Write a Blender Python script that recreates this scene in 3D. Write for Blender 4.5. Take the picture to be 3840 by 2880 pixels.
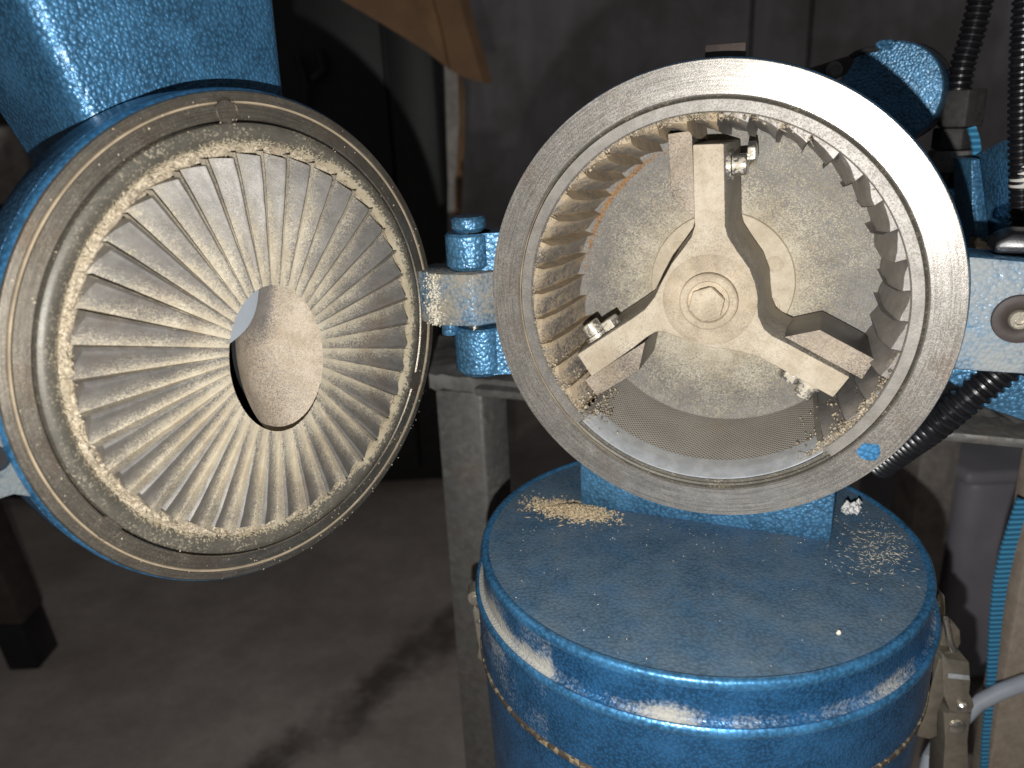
import bpy, bmesh, math, random
from mathutils import Vector, Matrix, noise
R = math.radians
random.seed(7)
for o in list(bpy.data.objects):
    bpy.data.objects.remove(o)
scn = bpy.context.scene
COL = scn.collection

# ------------------------------------------------------------------ camera, light, exposure
HC = 0.66                                    # camera height above the floor
PITCH, ROLL, FPX = 0.33429, -0.04575, 2939.5 # tilt down, roll, focal length in photo pixels
fw = Vector((0, math.cos(PITCH), -math.sin(PITCH)))
r0 = Vector((1, 0, 0)); u0 = r0.cross(fw)
rt = math.cos(ROLL) * r0 + math.sin(ROLL) * u0
up = -math.sin(ROLL) * r0 + math.cos(ROLL) * u0
CAMP = Vector((0, 0, HC))
cd = bpy.data.cameras.new('camera')
cam = bpy.data.objects.new('camera', cd); COL.objects.link(cam)
cam.matrix_world = Matrix(((rt.x, up.x, -fw.x, 0), (rt.y, up.y, -fw.y, 0), (rt.z, up.z, -fw.z, HC), (0, 0, 0, 1)))
cd.sensor_width = 36; cd.lens = FPX / 3840 * 36
cd.clip_start = 0.01; cd.clip_end = 30
cd.dof.use_dof = True; cd.dof.focus_distance = 0.345; cd.dof.aperture_fstop = 9
scn.camera = cam

w = bpy.data.worlds.new('World'); scn.world = w; w.use_nodes = True
bg = w.node_tree.nodes['Background']
bg.inputs[0].default_value = (0.97, 0.97, 1.0, 1); bg.inputs[1].default_value = 0.065

ld = bpy.data.lights.new('flash', 'POINT')   # the phone's flash, beside the lens
ld.energy = 7.2; ld.shadow_soft_size = 0.0022; ld.color = (1.0, 0.985, 0.96)
flash = bpy.data.objects.new('flash', ld); COL.objects.link(flash)
flash.location = CAMP - 0.045 * up - 0.008 * rt

vs = scn.view_settings
vs.view_transform = 'Standard'; vs.look = 'None'; vs.exposure = 0; vs.gamma = 1; vs.use_curve_mapping = False
try:
    scn.cycles.max_bounces = 6; scn.cycles.caustics_reflective = False; scn.cycles.caustics_refractive = False
    scn.cycles.use_denoising = True
except Exception: pass

# surveying helper: direction of a sight line, cut at a real distance / height
SC = 3840 / 2212
def ray(u, v):
    return rt * ((u * SC - 1920) / FPX) - up * ((v * SC - 1440) / FPX) + fw
def aty(u, v, Y):
    d = ray(u, v); return CAMP + d * (Y / d.y)
def atz(u, v, Z):
    d = ray(u, v); return CAMP + d * ((Z - HC) / d.z)

# ------------------------------------------------------------------ materials
def nt(name):
    m = bpy.data.materials.new(name); m.use_nodes = True
    t = m.node_tree; return m, t, t.nodes['Principled BSDF']
def mk(t, typ, **kw):
    n = t.nodes.new(typ)
    for k, v in kw.items():
        if hasattr(n, k): setattr(n, k, v)
        else: n.inputs[k].default_value = v
    return n
def L(t, a, b): t.links.new(a, b)
def math_(t, op, a, b=None, c=None, clamp=False):
    n = t.nodes.new('ShaderNodeMath'); n.operation = op; n.use_clamp = clamp
    for i, x in enumerate((a, b, c)):
        if x is None: continue
        if isinstance(x, (int, float)): n.inputs[i].default_value = x
        else: L(t, x, n.inputs[i])
    return n.outputs[0]
def objco(t):
    return t.nodes.new('ShaderNodeTexCoord').outputs['Object']
def nz(t, co, scale, detail=3, rough=.6, dist=0):
    n = mk(t, 'ShaderNodeTexNoise'); n.inputs['Scale'].default_value = scale
    n.inputs['Detail'].default_value = detail; n.inputs['Roughness'].default_value = rough; n.inputs['Distortion'].default_value = dist
    L(t, co, n.inputs['Vector']); return n.outputs['Fac']
def mixc(t, f, a, b):
    n = t.nodes.new('ShaderNodeMix'); n.data_type = 'RGBA'
    if isinstance(f, (int, float)): n.inputs[0].default_value = f
    else: L(t, f, n.inputs[0])
    for i, x in ((6, a), (7, b)):
        if isinstance(x, tuple): n.inputs[i].default_value = (*x[:3], 1)
        else: L(t, x, n.inputs[i])
    return n.outputs[2]
def ss(t, x, lo, hi):
    n = t.nodes.new('ShaderNodeMapRange'); n.interpolation_type = 'SMOOTHSTEP'
    n.inputs[1].default_value = lo; n.inputs[2].default_value = hi; L(t, x, n.inputs[0]); return n.outputs[0]
def bump(t, h, strength, dist, normal=None):
    n = t.nodes.new('ShaderNodeBump'); n.inputs['Strength'].default_value = strength; n.inputs['Distance'].default_value = dist
    L(t, h, n.inputs['Height'])
    if normal: L(t, normal, n.inputs['Normal'])
    return n.outputs[0]

DUST = (0.64, 0.57, 0.44)
def hammer(name, base=(0.10, 0.285, 0.49), scale=560, strength=.42, dust=0.0, dustc=(0.33, 0.30, 0.25), rough=.46, nzw=0.0, coat=.5, wf=.35, metal=.55, dlo=.58, dhi=.95):
    m, t, p = nt(name); co = objco(t)
    n0 = mk(t, 'ShaderNodeTexNoise'); n0.inputs['Scale'].default_value = scale * .8; L(t, co, n0.inputs['Vector'])
    va = t.nodes.new('ShaderNodeVectorMath'); va.operation = 'MULTIPLY_ADD'
    L(t, n0.outputs['Color'], va.inputs[0]); va.inputs[1].default_value = (.0016,) * 3; L(t, co, va.inputs[2])
    v = mk(t, 'ShaderNodeTexVoronoi'); v.feature = 'SMOOTH_F1'; v.inputs['Scale'].default_value = scale
    v.inputs['Smoothness'].default_value = .35; L(t, va.outputs[0], v.inputs['Vector'])
    d = v.outputs['Distance']
    inv = math_(t, 'SUBTRACT', 1.0, d)
    patch = nz(t, co, 60, 2)
    c = mixc(t, ss(t, d, .15, .75), base, tuple(x * .5 for x in base))
    c = mixc(t, math_(t, 'MULTIPLY', ss(t, patch, .35, .75), .35), c, tuple(min(1, x * 1.6 + .01) for x in base))
    g = t.nodes.new('ShaderNodeTexCoord'); s = t.nodes.new('ShaderNodeSeparateXYZ'); L(t, g.outputs['Normal'], s.inputs[0])
    at = t.nodes.new('ShaderNodeAttribute'); at.attribute_name = 'dust'
    a = math_(t, 'ADD', math_(t, 'MULTIPLY', nz(t, co, 35, 4, .65), .7), math_(t, 'ADD', math_(t, 'MULTIPLY', nz(t, co, 700, 2), wf), (.35 - wf) * .5))
    a = math_(t, 'ADD', a, math_(t, 'MULTIPLY', d, -.12))
    a = math_(t, 'ADD', math_(t, 'ADD', a, dust), at.outputs['Fac'])
    if nzw: a = math_(t, 'ADD', a, math_(t, 'MULTIPLY', s.outputs['Z'], nzw))
    dm = ss(t, a, dlo, dhi)
    c = mixc(t, dm, c, dustc)
    L(t, c, p.inputs['Base Color'])
    L(t, math_(t, 'MULTIPLY', math_(t, 'SUBTRACT', 1.0, dm), metal), p.inputs['Metallic'])
    L(t, math_(t, 'ADD', rough, math_(t, 'MULTIPLY', dm, .4)), p.inputs['Roughness'])
    L(t, bump(t, inv, strength, .0011), p.inputs['Normal'])
    L(t, math_(t, 'MULTIPLY', math_(t, 'SUBTRACT', 1.0, dm), coat), p.inputs['Coat Weight']); p.inputs['Coat Roughness'].default_value = .22
    L(t, p.inputs['Normal'].links[0].from_socket, p.inputs['Coat Normal'])
    return m

def dusty(name, steel=(.30, .28, .25), dust=DUST, amount=0.0, nzw=0.0, aw=1.0, rough=.42, metal=.75, s1=45, s2=900, contrast=1.0, rust=0.0, bmp=.25, lo=.45, hi=.75, wA=.45, turned=0.0):
    """steel under a film of meal; 'amount' shifts how much is covered, nzw adds cover on faces that look out along local z"""
    m, t, p = nt(name); co = objco(t)
    A = nz(t, co, s1, 4, .6)
    vo = t.nodes.new('ShaderNodeTexVoronoi'); vo.inputs['Scale'].default_value = s2; L(t, co, vo.inputs['Vector'])
    sp = t.nodes.new('ShaderNodeSeparateColor'); L(t, vo.outputs['Color'], sp.inputs[0])
    B = math_(t, 'ADD', math_(t, 'MULTIPLY', sp.outputs[0], .55), math_(t, 'MULTIPLY', nz(t, co, s2 * .33, 4, .8), .45))
    x = math_(t, 'ADD', math_(t, 'MULTIPLY', A, wA * contrast), math_(t, 'MULTIPLY', B, (1 - wA) * contrast))
    x = math_(t, 'ADD', x, amount + .5 - .5 * contrast)
    if nzw:
        g = t.nodes.new('ShaderNodeTexCoord'); s = t.nodes.new('ShaderNodeSeparateXYZ'); L(t, g.outputs['Normal'], s.inputs[0])
        x = math_(t, 'ADD', x, math_(t, 'MULTIPLY', math_(t, 'MAXIMUM', s.outputs['Z'], 0.0), nzw))
    if aw:
        at = t.nodes.new('ShaderNodeAttribute'); at.attribute_name = 'dust'
        x = math_(t, 'ADD', x, math_(t, 'MULTIPLY', at.outputs['Fac'], aw))
    dm = ss(t, x, lo, hi)
    C = nz(t, co, 130, 4, .7)
    sc = mixc(t, ss(t, C, .3, .7), tuple(k * .84 for k in steel), tuple(min(1, k * 1.14) for k in steel))
    if turned:      # fine turning marks: rings about local z
        sx = t.nodes.new('ShaderNodeSeparateXYZ'); L(t, co, sx.inputs[0])
        rad = math_(t, 'SQRT', math_(t, 'ADD', math_(t, 'MULTIPLY', sx.outputs[0], sx.outputs[0]), math_(t, 'MULTIPLY', sx.outputs[1], sx.outputs[1])))
        cb = t.nodes.new('ShaderNodeCombineXYZ'); L(t, math_(t, 'MULTIPLY', rad, 1500.0), cb.inputs[0])
        ang = math_(t, 'ARCTAN2', sx.outputs[1], sx.outputs[0]); L(t, math_(t, 'MULTIPLY', ang, 2.5), cb.inputs[1])
        mk_ = nz(t, cb.outputs[0], 1.0, 3, .7)
        sc = mixc(t, math_(t, 'MULTIPLY', ss(t, mk_, .38, .66), turned), sc, tuple(k * .45 for k in steel))
    if rust:
        D = nz(t, co, 28, 5, .65, .3)
        sc = mixc(t, math_(t, 'MULTIPLY', ss(t, D, .52, .72), rust), sc, (.25, .14, .07))
    dc = mixc(t, ss(t, nz(t, co, 75, 5, .7), .3, .7), (dust[0] * .82, dust[1] * .78, dust[2] * .72), tuple(min(1, k * 1.10) for k in dust))
    dc = mixc(t, math_(t, 'MULTIPLY', ss(t, nz(t, co, 1500, 2), .55, .75), .35), dc, tuple(k * .55 for k in dust))
    L(t, mixc(t, dm, sc, dc), p.inputs['Base Color'])
    L(t, math_(t, 'MULTIPLY', math_(t, 'SUBTRACT', 1.0, dm), metal), p.inputs['Metallic'])
    L(t, math_(t, 'ADD', rough, math_(t, 'MULTIPLY', dm, .5)), p.inputs['Roughness'])
    h = math_(t, 'ADD', B, math_(t, 'MULTIPLY', dm, .6))
    L(t, bump(t, h, bmp, .0006), p.inputs['Normal'])
    return m

def plain(name, col, rough=.6, metal=0, s=60, var=.25, bmp=.1, bd=.0006, s2=None):
    m, t, p = nt(name); co = objco(t)
    n = nz(t, co, s, 4, .65)
    c = mixc(t, ss(t, n, .3, .7), tuple(x * (1 - var) for x in col), tuple(min(1, x * (1 + var)) for x in col))
    L(t, c, p.inputs['Base Color']); p.inputs['Roughness'].default_value = rough; p.inputs['Metallic'].default_value = metal
    L(t, bump(t, nz(t, co, s2 or s * 8, 2), bmp, bd), p.inputs['Normal'])
    return m

M = {}
M['blue'] = hammer('blue_hammertone')
M['blue_hopper'] = hammer('blue_hammertone_hopper', scale=640, base=(.06, .205, .38))
M['blue_dusty'] = hammer('blue_hammertone_dusty', dust=.30, dustc=(.33, .29, .22))
M['blue_edge'] = hammer('blue_worn_and_glint_edge', base=(.07, .28, .55), strength=.15)  # worn paint on flange edges; on the lid beads it paints a highlight
M['blue_lid'] = hammer('blue_hammertone_lid', scale=620, strength=.22, dust=.24, dustc=(.16, .20, .225), base=(.038, .165, .33), rough=.5, coat=.12, wf=.08, dlo=.25, dhi=1.15)
M['blue_can'] = hammer('blue_hammertone_can', scale=760, strength=.32, dust=.0, dustc=(.40, .39, .35), base=(.035, .17, .38), rough=.4, coat=.4)
M['ear'] = hammer('worn_door_ear', base=(.04, .13, .22), nzw=.5, dust=-.1, dustc=(.15, .165, .165))
M['blue_lug'] = hammer('blue_worn_dusty_lug', dust=-.1, nzw=.48, dustc=(.34, .365, .37))
M['flange'] = dusty('machined_flange_steel', steel=(.42, .395, .36), amount=-.07, rough=.29, metal=.60, turned=.7, rust=.3, s2=2600, contrast=.9, wA=.3, dust=(.45, .40, .33), lo=.36, hi=1.0, bmp=.12)
M['flange_door'] = dusty('machined_door_steel', steel=(.32, .285, .235), amount=-.16, rough=.33, metal=.85, turned=.5, rust=.35, s2=2600, contrast=.9, wA=.3, dust=(.42, .35, .25), lo=.36, hi=1.0, bmp=.12)
M['inner'] = dusty('bevelled_ring_steel', steel=(.26, .245, .225), amount=-.07, rough=.5, metal=.6, s2=2400, contrast=1.0, wA=.25, dust=(.44, .38, .30), lo=.38, hi=1.0, bmp=.15)
M['line'] = plain('meal_line', (.36, .29, .20), .9)
M['seal'] = dusty('dark_seal_ring', steel=(.115, .105, .085), amount=-.12, rough=.45, metal=.2, dust=(.42, .37, .27), s2=1500, contrast=1.3)
M['rib'] = dusty('ribbed_disc_steel', steel=(.225, .212, .195), amount=-.02, rough=.5, metal=.35, s2=2600, s1=70, lo=.30, hi=.84, rust=.3, bmp=.4, contrast=1.2, wA=.3, dust=(.52, .465, .36))
M['cake'] = dusty('caked_meal', steel=(.30, .24, .17), amount=.08, rough=.9, metal=0, bmp=.8, s2=1200)
M['chute'] = dusty('meal_covered_chute', steel=(.25, .23, .21), amount=.0, rough=.5, metal=.4, dust=(.56, .48, .38), lo=.35, hi=.85, rust=.3, s2=2600, wA=.3, contrast=1.1)
M['back'] = dusty('chamber_back_steel', steel=(.23, .22, .21), amount=-.1, rough=.55, metal=.45, turned=.35, s2=2200, s1=70, lo=.30, hi=.92, dust=(.60, .54, .42), bmp=.5, contrast=1.3, wA=.25)
M['collar'] = dusty('chamber_collar', steel=(.4, .37, .32), amount=.3, rough=.8, metal=0, dust=(.66, .58, .45))
M['tooth'] = dusty('liner_tooth_steel', steel=(.30, .28, .26), amount=-.05, rough=.5, metal=.45, lo=.4, hi=.8, s2=900, s1=140, dust=(.52, .42, .29), bmp=.5)
M['hub'] = dusty('hub_face', steel=(.30, .25, .2), amount=.22, rough=.6, metal=.2, dust=(.63, .535, .40), s2=2200, wA=.6, s1=60, lo=.3, hi=.9)
M['rotor'] = dusty('rotor_steel', steel=(.28, .26, .23), amount=-.14, nzw=.37, rough=.5, metal=.5, dust=(.63, .55, .43), s2=2400, bmp=.3, lo=.36, hi=.7)
M['blade'] = dusty('blade_steel', steel=(.15, .14, .13), amount=-.20, nzw=.42, rough=.42, metal=.55, dust=(.50, .42, .33), s2=2200, lo=.4, hi=.85)
M['bolt'] = dusty('bolt_steel', steel=(.62, .60, .56), amount=-.22, nzw=.35, rough=.25, metal=.9)
M['bright'] = dusty('bright_steel', steel=(.60, .63, .66), amount=-.2, rough=.4, metal=.4, dust=(.55, .48, .36))
M['pin'] = plain('pin_steel', (.6, .52, .36), .25, .9)
M['shade_black'] = plain('painted_shade_black', (.01, .01, .012), .8)  # flat black standing in for the shade inside gaps and holes
M['brushed'] = plain('brushed_plate', (.33, .365, .40), .45, .2, 60, .05)
M['black_plastic'] = plain('black_corrugated_plastic', (.012, .012, .014), .3, 0, 200, .3, .08)
M['nut_plastic'] = plain('black_gland_plastic', (.035, .033, .032), .5, 0, 300, .3, .5)
M['gray_plastic'] = plain('gray_gland_plastic', (.16, .155, .15), .45, 0, 200)
M['white_plastic'] = plain('white_cable_tie_plastic', (.72, .70, .64), .4, 0, 60, .05)
M['cable'] = plain('gray_cable_sheath', (.42, .46, .52), .4, 0, 50, .08)
M['latch'] = dusty('latch_steel', steel=(.42, .38, .31), amount=-.2, rough=.38, metal=.7, dust=(.4, .35, .27), rust=.3)
M['stand'] = dusty('worn_stand_steel', steel=(.155, .15, .143), amount=-.1, rough=.5, metal=.35, dust=(.17, .17, .15), s1=22, s2=240, lo=.35, hi=.8, rust=.25)
M['film'] = plain('gray_sheet_wrap', (.20, .20, .19), .3, .2, 30, .4, .5, .004, 40)
M['stand_tan'] = dusty('tan_leg_paint', steel=(.36, .30, .24), amount=-.1, rough=.7, metal=0, s1=30, s2=400, dust=(.30, .22, .16))
M['cardboard'] = plain('brown_cardboard', (.21, .118, .06), .85, 0, 25, .12)
M['wood'] = plain('brown_wood', (.19, .10, .04), .7, 0, 18, .3)
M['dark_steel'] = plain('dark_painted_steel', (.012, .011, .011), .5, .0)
M['brown_post'] = plain('pale_post', (.30, .27, .245), .6, 0)
M['dark_brown'] = plain('dark_brown_leg', (.05, .038, .034), .6, 0)
M['bin'] = plain('grey_violet_bin_plastic', (.30, .29, .32), .45, 0, 8, .15)
M['foam'] = plain('white_foam', (.8, .8, .79), .9, 0, 400, .1, 1, .002, 700)
M['crumb'] = plain('tan_crumb', (.64, .51, .33), .9, 0, 900, .3)
M['crumb_dull'] = plain('dull_crumb', (.46, .38, .27), .9, 0, 900, .35)
M['crumb_pale'] = plain('pale_crumb', (.74, .68, .55), .9, 0, 900, .2)
M['rust_crumb'] = plain('rust_crumb', (.34, .19, .085), .9, 0, 900, .35)
M['clear'] = plain('smoky_clear_plastic', (.07, .055, .05), .15, 0)
M['gasket'] = dusty('gasket_rubber', steel=(.06, .05, .04), amount=-.02, rough=.6, metal=0, dust=(.45, .36, .22), s1=60, s2=400)
M['strap_black'] = plain('black_lanyard', (.02, .02, .022), .7)

def web_mat():
    m, t, p = nt('blue_webbing'); 
    wv = t.nodes.new('ShaderNodeTexWave'); wv.wave_type = 'BANDS'; wv.bands_direction = 'Z'
    wv.inputs['Scale'].default_value = 90; wv.inputs['Distortion'].default_value = .6; wv.inputs['Detail'].default_value = 2
    L(t, objco(t), wv.inputs['Vector'])
    L(t, mixc(t, wv.outputs['Fac'], (.02, .14, .29), (.09, .42, .70)), p.inputs['Base Color'])
    p.inputs['Roughness'].default_value = .7
    L(t, bump(t, wv.outputs['Fac'], .8, .001), p.inputs['Normal'])
    return m
M['webbing'] = web_mat()

def screen_mat():
    m, t, p = nt('perforated_screen'); uv = t.nodes.new('ShaderNodeTexCoord').outputs['UV']
    s = t.nodes.new('ShaderNodeSeparateXYZ'); L(t, uv, s.inputs[0])
    def wave(x, f, ph=0): return math_(t, 'SINE', math_(t, 'ADD', math_(t, 'MULTIPLY', x, f * 2 * math.pi), ph))
    h = math_(t, 'MULTIPLY', wave(s.outputs[0], 1 / .00195), wave(s.outputs[1], 1 / .00195))
    hole = ss(t, h, -.05, .35)
    co = objco(t)
    base = mixc(t, ss(t, nz(t, co, 40, 4), .3, .7), (.50, .47, .42), (.62, .58, .52))
    base = mixc(t, math_(t, 'MULTIPLY', ss(t, nz(t, co, 25, 5, .7), .52, .75), .7), base, (.55, .45, .31))
    L(t, mixc(t, math_(t, 'MULTIPLY', hole, .95), base, (.06, .05, .045)), p.inputs['Base Color'])
    p.inputs['Metallic'].default_value = .3; p.inputs['Roughness'].default_value = .5
    L(t, bump(t, hole, -.4, .0005), p.inputs['Normal'])
    return m
M['screen'] = screen_mat()

def floor_mat():
    m, t, p = nt('concrete_floor'); co = objco(t)
    a = nz(t, co, 5, 8, .7); b = nz(t, co, 60, 4, .7)
    c = mixc(t, ss(t, a, .3, .7), (.27, .23, .203), (.46, .395, .355))
    c = mixc(t, math_(t, 'MULTIPLY', ss(t, b, .4, .75), .35), c, (.28, .225, .19))
    c = mixc(t, math_(t, 'MULTIPLY', ss(t, nz(t, co, 14, 3), .66, .78), .3), c, (.42, .38, .35))
    # long dark wet streak across the slab
    p0 = atz(620, 1640, 0); p1 = atz(830, 1470, 0); d = (p1 - p0).normalized(); n = Vector((-d.y, d.x, 0))
    sub = t.nodes.new('ShaderNodeVectorMath'); sub.operation = 'SUBTRACT'; L(t, co, sub.inputs[0]); sub.inputs[1].default_value = p0
    def dot(v):
        k = t.nodes.new('ShaderNodeVectorMath'); k.operation = 'DOT_PRODUCT'; L(t, sub.outputs[0], k.inputs[0]); k.inputs[1].default_value = v; return k.outputs['Value']
    x = math_(t, 'ABSOLUTE', math_(t, 'ADD', dot(n), math_(t, 'MULTIPLY', math_(t, 'SUBTRACT', nz(t, co, 16, 4, .7), .5), .10)))
    st = math_(t, 'MULTIPLY', math_(t, 'SUBTRACT', 1.0, ss(t, x, .008, .05)), ss(t, nz(t, co, 7, 4), .33, .55))
    c = mixc(t, math_(t, 'MULTIPLY', st, .8), c, (.05, .042, .038))
    L(t, c, p.inputs['Base Color']); p.inputs['Roughness'].default_value = .8
    L(t, bump(t, b, .3, .003), p.inputs['Normal'])
    return m
M['floor'] = floor_mat()

def wall_mat():
    m, t, p = nt('dull_sheet_steel'); co = objco(t)
    mp = t.nodes.new('ShaderNodeMapping'); mp.inputs['Scale'].default_value = (14, 14, 1.4); L(t, co, mp.inputs[0])
    a = nz(t, mp.outputs[0], 1, 4, .6); b = nz(t, co, 3, 5, .65)
    c = mixc(t, ss(t, a, .25, .75), (.58, .56, .56), (.78, .75, .75)); c = mixc(t, ss(t, b, .35, .7), c, (.44, .38, .38))
    L(t, c, p.inputs['Base Color']); p.inputs['Metallic'].default_value = .15
    L(t, math_(t, 'ADD', .5, math_(t, 'MULTIPLY', b, .25)), p.inputs['Roughness'])
    L(t, bump(t, nz(t, co, 2.5, 2), .12, .05), p.inputs['Normal'])
    return m
M['wall'] = wall_mat()

# ------------------------------------------------------------------ mesh helpers
class MB:
    def __init__(s): s.v = []; s.f = []; s.d = None; s.uv = None
    def add(s, vs, fs):
        o = len(s.v); s.v += [tuple(v) for v in vs]; s.f += [tuple(i + o for i in f) for f in fs]
    def grid(s, rows, closed=False):
        """rows: list of lists of points"""
        o = len(s.v); n = len(rows[0])
        for r_ in rows: s.v += [tuple(p) for p in r_]
        for i in range(len(rows) - 1):
            for j in range(n - (0 if closed else 1)):
                k = (j + 1) % n
                s.f.append((o + i * n + j, o + i * n + k, o + (i + 1) * n + k, o + (i + 1) * n + j))
    def lathe(s, prof, a0=0, a1=360, n=128, jitter=None):
        full = abs(a1 - a0) >= 359.9
        cnt = n if full else n + 1
        rows = []
        for r_, z in prof:
            rows.append([(r_ * math.cos(R(a0 + (a1 - a0) * i / n)), r_ * math.sin(R(a0 + (a1 - a0) * i / n)), z) for i in range(cnt)])
        s.grid(rows, full)
    def disc(s, r_, z, cx=0, cy=0, n=48):
        s.add([(cx + r_ * math.cos(2 * math.pi * i / n), cy + r_ * math.sin(2 * math.pi * i / n), z) for i in range(n)], [tuple(range(n))])
    def prism(s, pts, z0, z1):
        """polygon (CCW) in local xy from z0 (back) to z1 (front)"""
        n = len(pts)
        vs = [(x, y, z0) for x, y in pts] + [(x, y, z1) for x, y in pts]
        fs = [tuple(range(n))[::-1], tuple(range(n, 2 * n))] + [(i, (i + 1) % n, n + (i + 1) % n, n + i) for i in range(n)]
        s.add(vs, fs)
    def extr(s, pts, vec):
        """closed loop of 3-D points pushed along vec"""
        n = len(pts); vec = Vector(vec); pts = [Vector(p) for p in pts]
        vs = pts + [p + vec for p in pts]
        fs = [tuple(range(n))[::-1], tuple(range(n, 2 * n))] + [(i, (i + 1) % n, n + (i + 1) % n, n + i) for i in range(n)]
        s.add(vs, fs)
    def box(s, a, b):
        x0, y0, z0 = a; x1, y1, z1 = b
        s.prism([(x0, y0), (x1, y0), (x1, y1), (x0, y1)], z0, z1)
    def tube(s, path, rad, n=14, cap=True):
        path = [Vector(p) for p in path]; rows = []
        t0 = (path[1] - path[0]).normalized()
        ref = Vector((0, 0, 1)) if abs(t0.z) < .9 else Vector((1, 0, 0))
        a = t0.cross(ref).normalized()
        for i, p in enumerate(path):
            t = (path[min(i + 1, len(path) - 1)] - path[max(i - 1, 0)]).normalized()
            a = (a - t * a.dot(t)).normalized(); b = t.cross(a)
            rr = rad(i) if callable(rad) else rad
            rows.append([p + (a * math.cos(2 * math.pi * k / n) + b * math.sin(2 * math.pi * k / n)) * rr for k in range(n)])
        o = len(s.v); s.grid(rows, True)
        if cap:
            s.f.append(tuple(o + k for k in range(n))[::-1]); s.f.append(tuple(o + (len(rows) - 1) * n + k for k in range(n)))
    def lump(s, c, r_, flat=1.0, ax=None):
        c = Vector(c); vs = []
        for q in ((1, 0, 0), (-1, 0, 0), (0, 1, 0), (0, -1, 0), (0, 0, 1), (0, 0, -1)):
            k = r_ * random.uniform(.55, 1.25); vs.append(c + Vector((q[0] * k, q[1] * k, q[2] * k * flat)))
        s.add(vs, [(0, 2, 4), (2, 1, 4), (1, 3, 4), (3, 0, 4), (2, 0, 5), (1, 2, 5), (3, 1, 5), (0, 3, 5)])
    def sliver(s, c, d, l, wd, h):
        c = Vector(c); d = Vector(d).normalized(); n = Vector((0, 0, 1)); b = d.cross(n).normalized()
        vs = [c + d * l, c + b * wd, c - d * l, c - b * wd, c + n * h, c - n * h]
        s.add(vs, [(0, 1, 4), (1, 2, 4), (2, 3, 4), (3, 0, 4), (1, 0, 5), (2, 1, 5), (3, 2, 5), (0, 3, 5)])
    def build(s, name, mat, parent=None, mw=None, sharp=35, bevel=0, seg=2, kind=None, label=None, dust=None, fix=True):
        me = bpy.data.meshes.new(name); me.from_pydata(s.v, [], s.f)
        bm = bmesh.new(); bm.from_mesh(me)
        if fix:
            bmesh.ops.remove_doubles(bm, verts=bm.verts, dist=1e-6)
            bmesh.ops.recalc_face_normals(bm, faces=bm.faces)
        if bevel:
            es = [e for e in bm.edges if len(e.link_faces) == 2 and e.calc_face_angle(0) > R(30)]
            bmesh.ops.bevel(bm, geom=es, offset=bevel, segments=seg, profile=.5, affect='EDGES', clamp_overlap=True)
        bm.to_mesh(me); bm.free()
        me.shade_smooth()
        me.set_sharp_from_angle(angle=R(sharp))
        me.materials.append(mat if not isinstance(mat, str) else M[mat])
        if dust:
            at = me.attributes.new('dust', 'FLOAT', 'POINT')
            at.data.foreach_set('value', [float(dust(v.co).real) for v in me.vertices])
        o = bpy.data.objects.new(name, me); COL.objects.link(o)
        if mw is not None: o.matrix_world = mw
        if parent is not None: o.parent = parent
        if kind: o['kind'] = kind
        if label: o['label'] = label
        return o

def tag(o, label, cat, group=None, kind=None):
    o['label'] = label; o['category'] = cat
    if group: o['group'] = group
    if kind: o['kind'] = kind
    return o
def thing(name, loc, label, cat, group=None):
    o = bpy.data.objects.new(name, None); COL.objects.link(o); o.location = loc; o.empty_display_size = .02
    return tag(o, label, cat, group)
def structure(o): o['kind'] = 'structure'; return o
def part(mb, name, mat, root, mw=None, **kw):
    """part whose mesh is in world coordinates (mw None) or in frame mw; root is an unrotated Empty"""
    m = mw if mw is not None else Matrix()
    return mb.build(name, mat, root, Matrix.Translation(-Vector(root.location)) @ m, **kw)
def frame(C, az):
    n = Vector((math.sin(az), -math.cos(az), 0)); e = Vector((0, 0, 1)).cross(n); C = Vector(C)
    return Matrix(((e.x, 0, n.x, C.x), (e.y, 0, n.y, C.y), (0, 1, 0, C.z), (0, 0, 0, 1)))
def rotz(pts, a):
    c, s = math.cos(a), math.sin(a); return [(x * c - y * s, x * s + y * c) for x, y in pts]

FH = frame((.08441, .32944, HC - .08351), -.3999)     # housing: x right, y up, z out of the chamber
FD = frame((-.10075, .31335, HC - .08728), .88393)    # swung-out door

# ------------------------------------------------------------------ floor and wall
g = MB(); g.add([(-6, -3, 0), (6, -3, 0), (6, 6, 0), (-6, 6, 0)], [(0, 1, 2, 3)])
structure(g.build('floor', 'floor', fix=False))
WY = 4.0
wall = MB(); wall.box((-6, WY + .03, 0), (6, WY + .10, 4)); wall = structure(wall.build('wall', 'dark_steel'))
xs = [aty(u, 60, WY).x for u in (900, 1624, 1752, 2700)]
for i in range(3):
    b = MB(); b.box((xs[i] + .008, WY, .02), (xs[i + 1] - .008, WY + .03, 3.6))
    b.build('panel', 'wall', wall, bevel=.003)

# ------------------------------------------------------------------ the mill
TZ = aty(1000, 835, .5).z                        # height of the stand's top
mill = thing('laboratory_mill', (FH.translation.x, FH.translation.y + .05, TZ), 'blue hammertone laboratory mill standing open, round door swung out beside dusty rotor chamber', 'mill')

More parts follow.
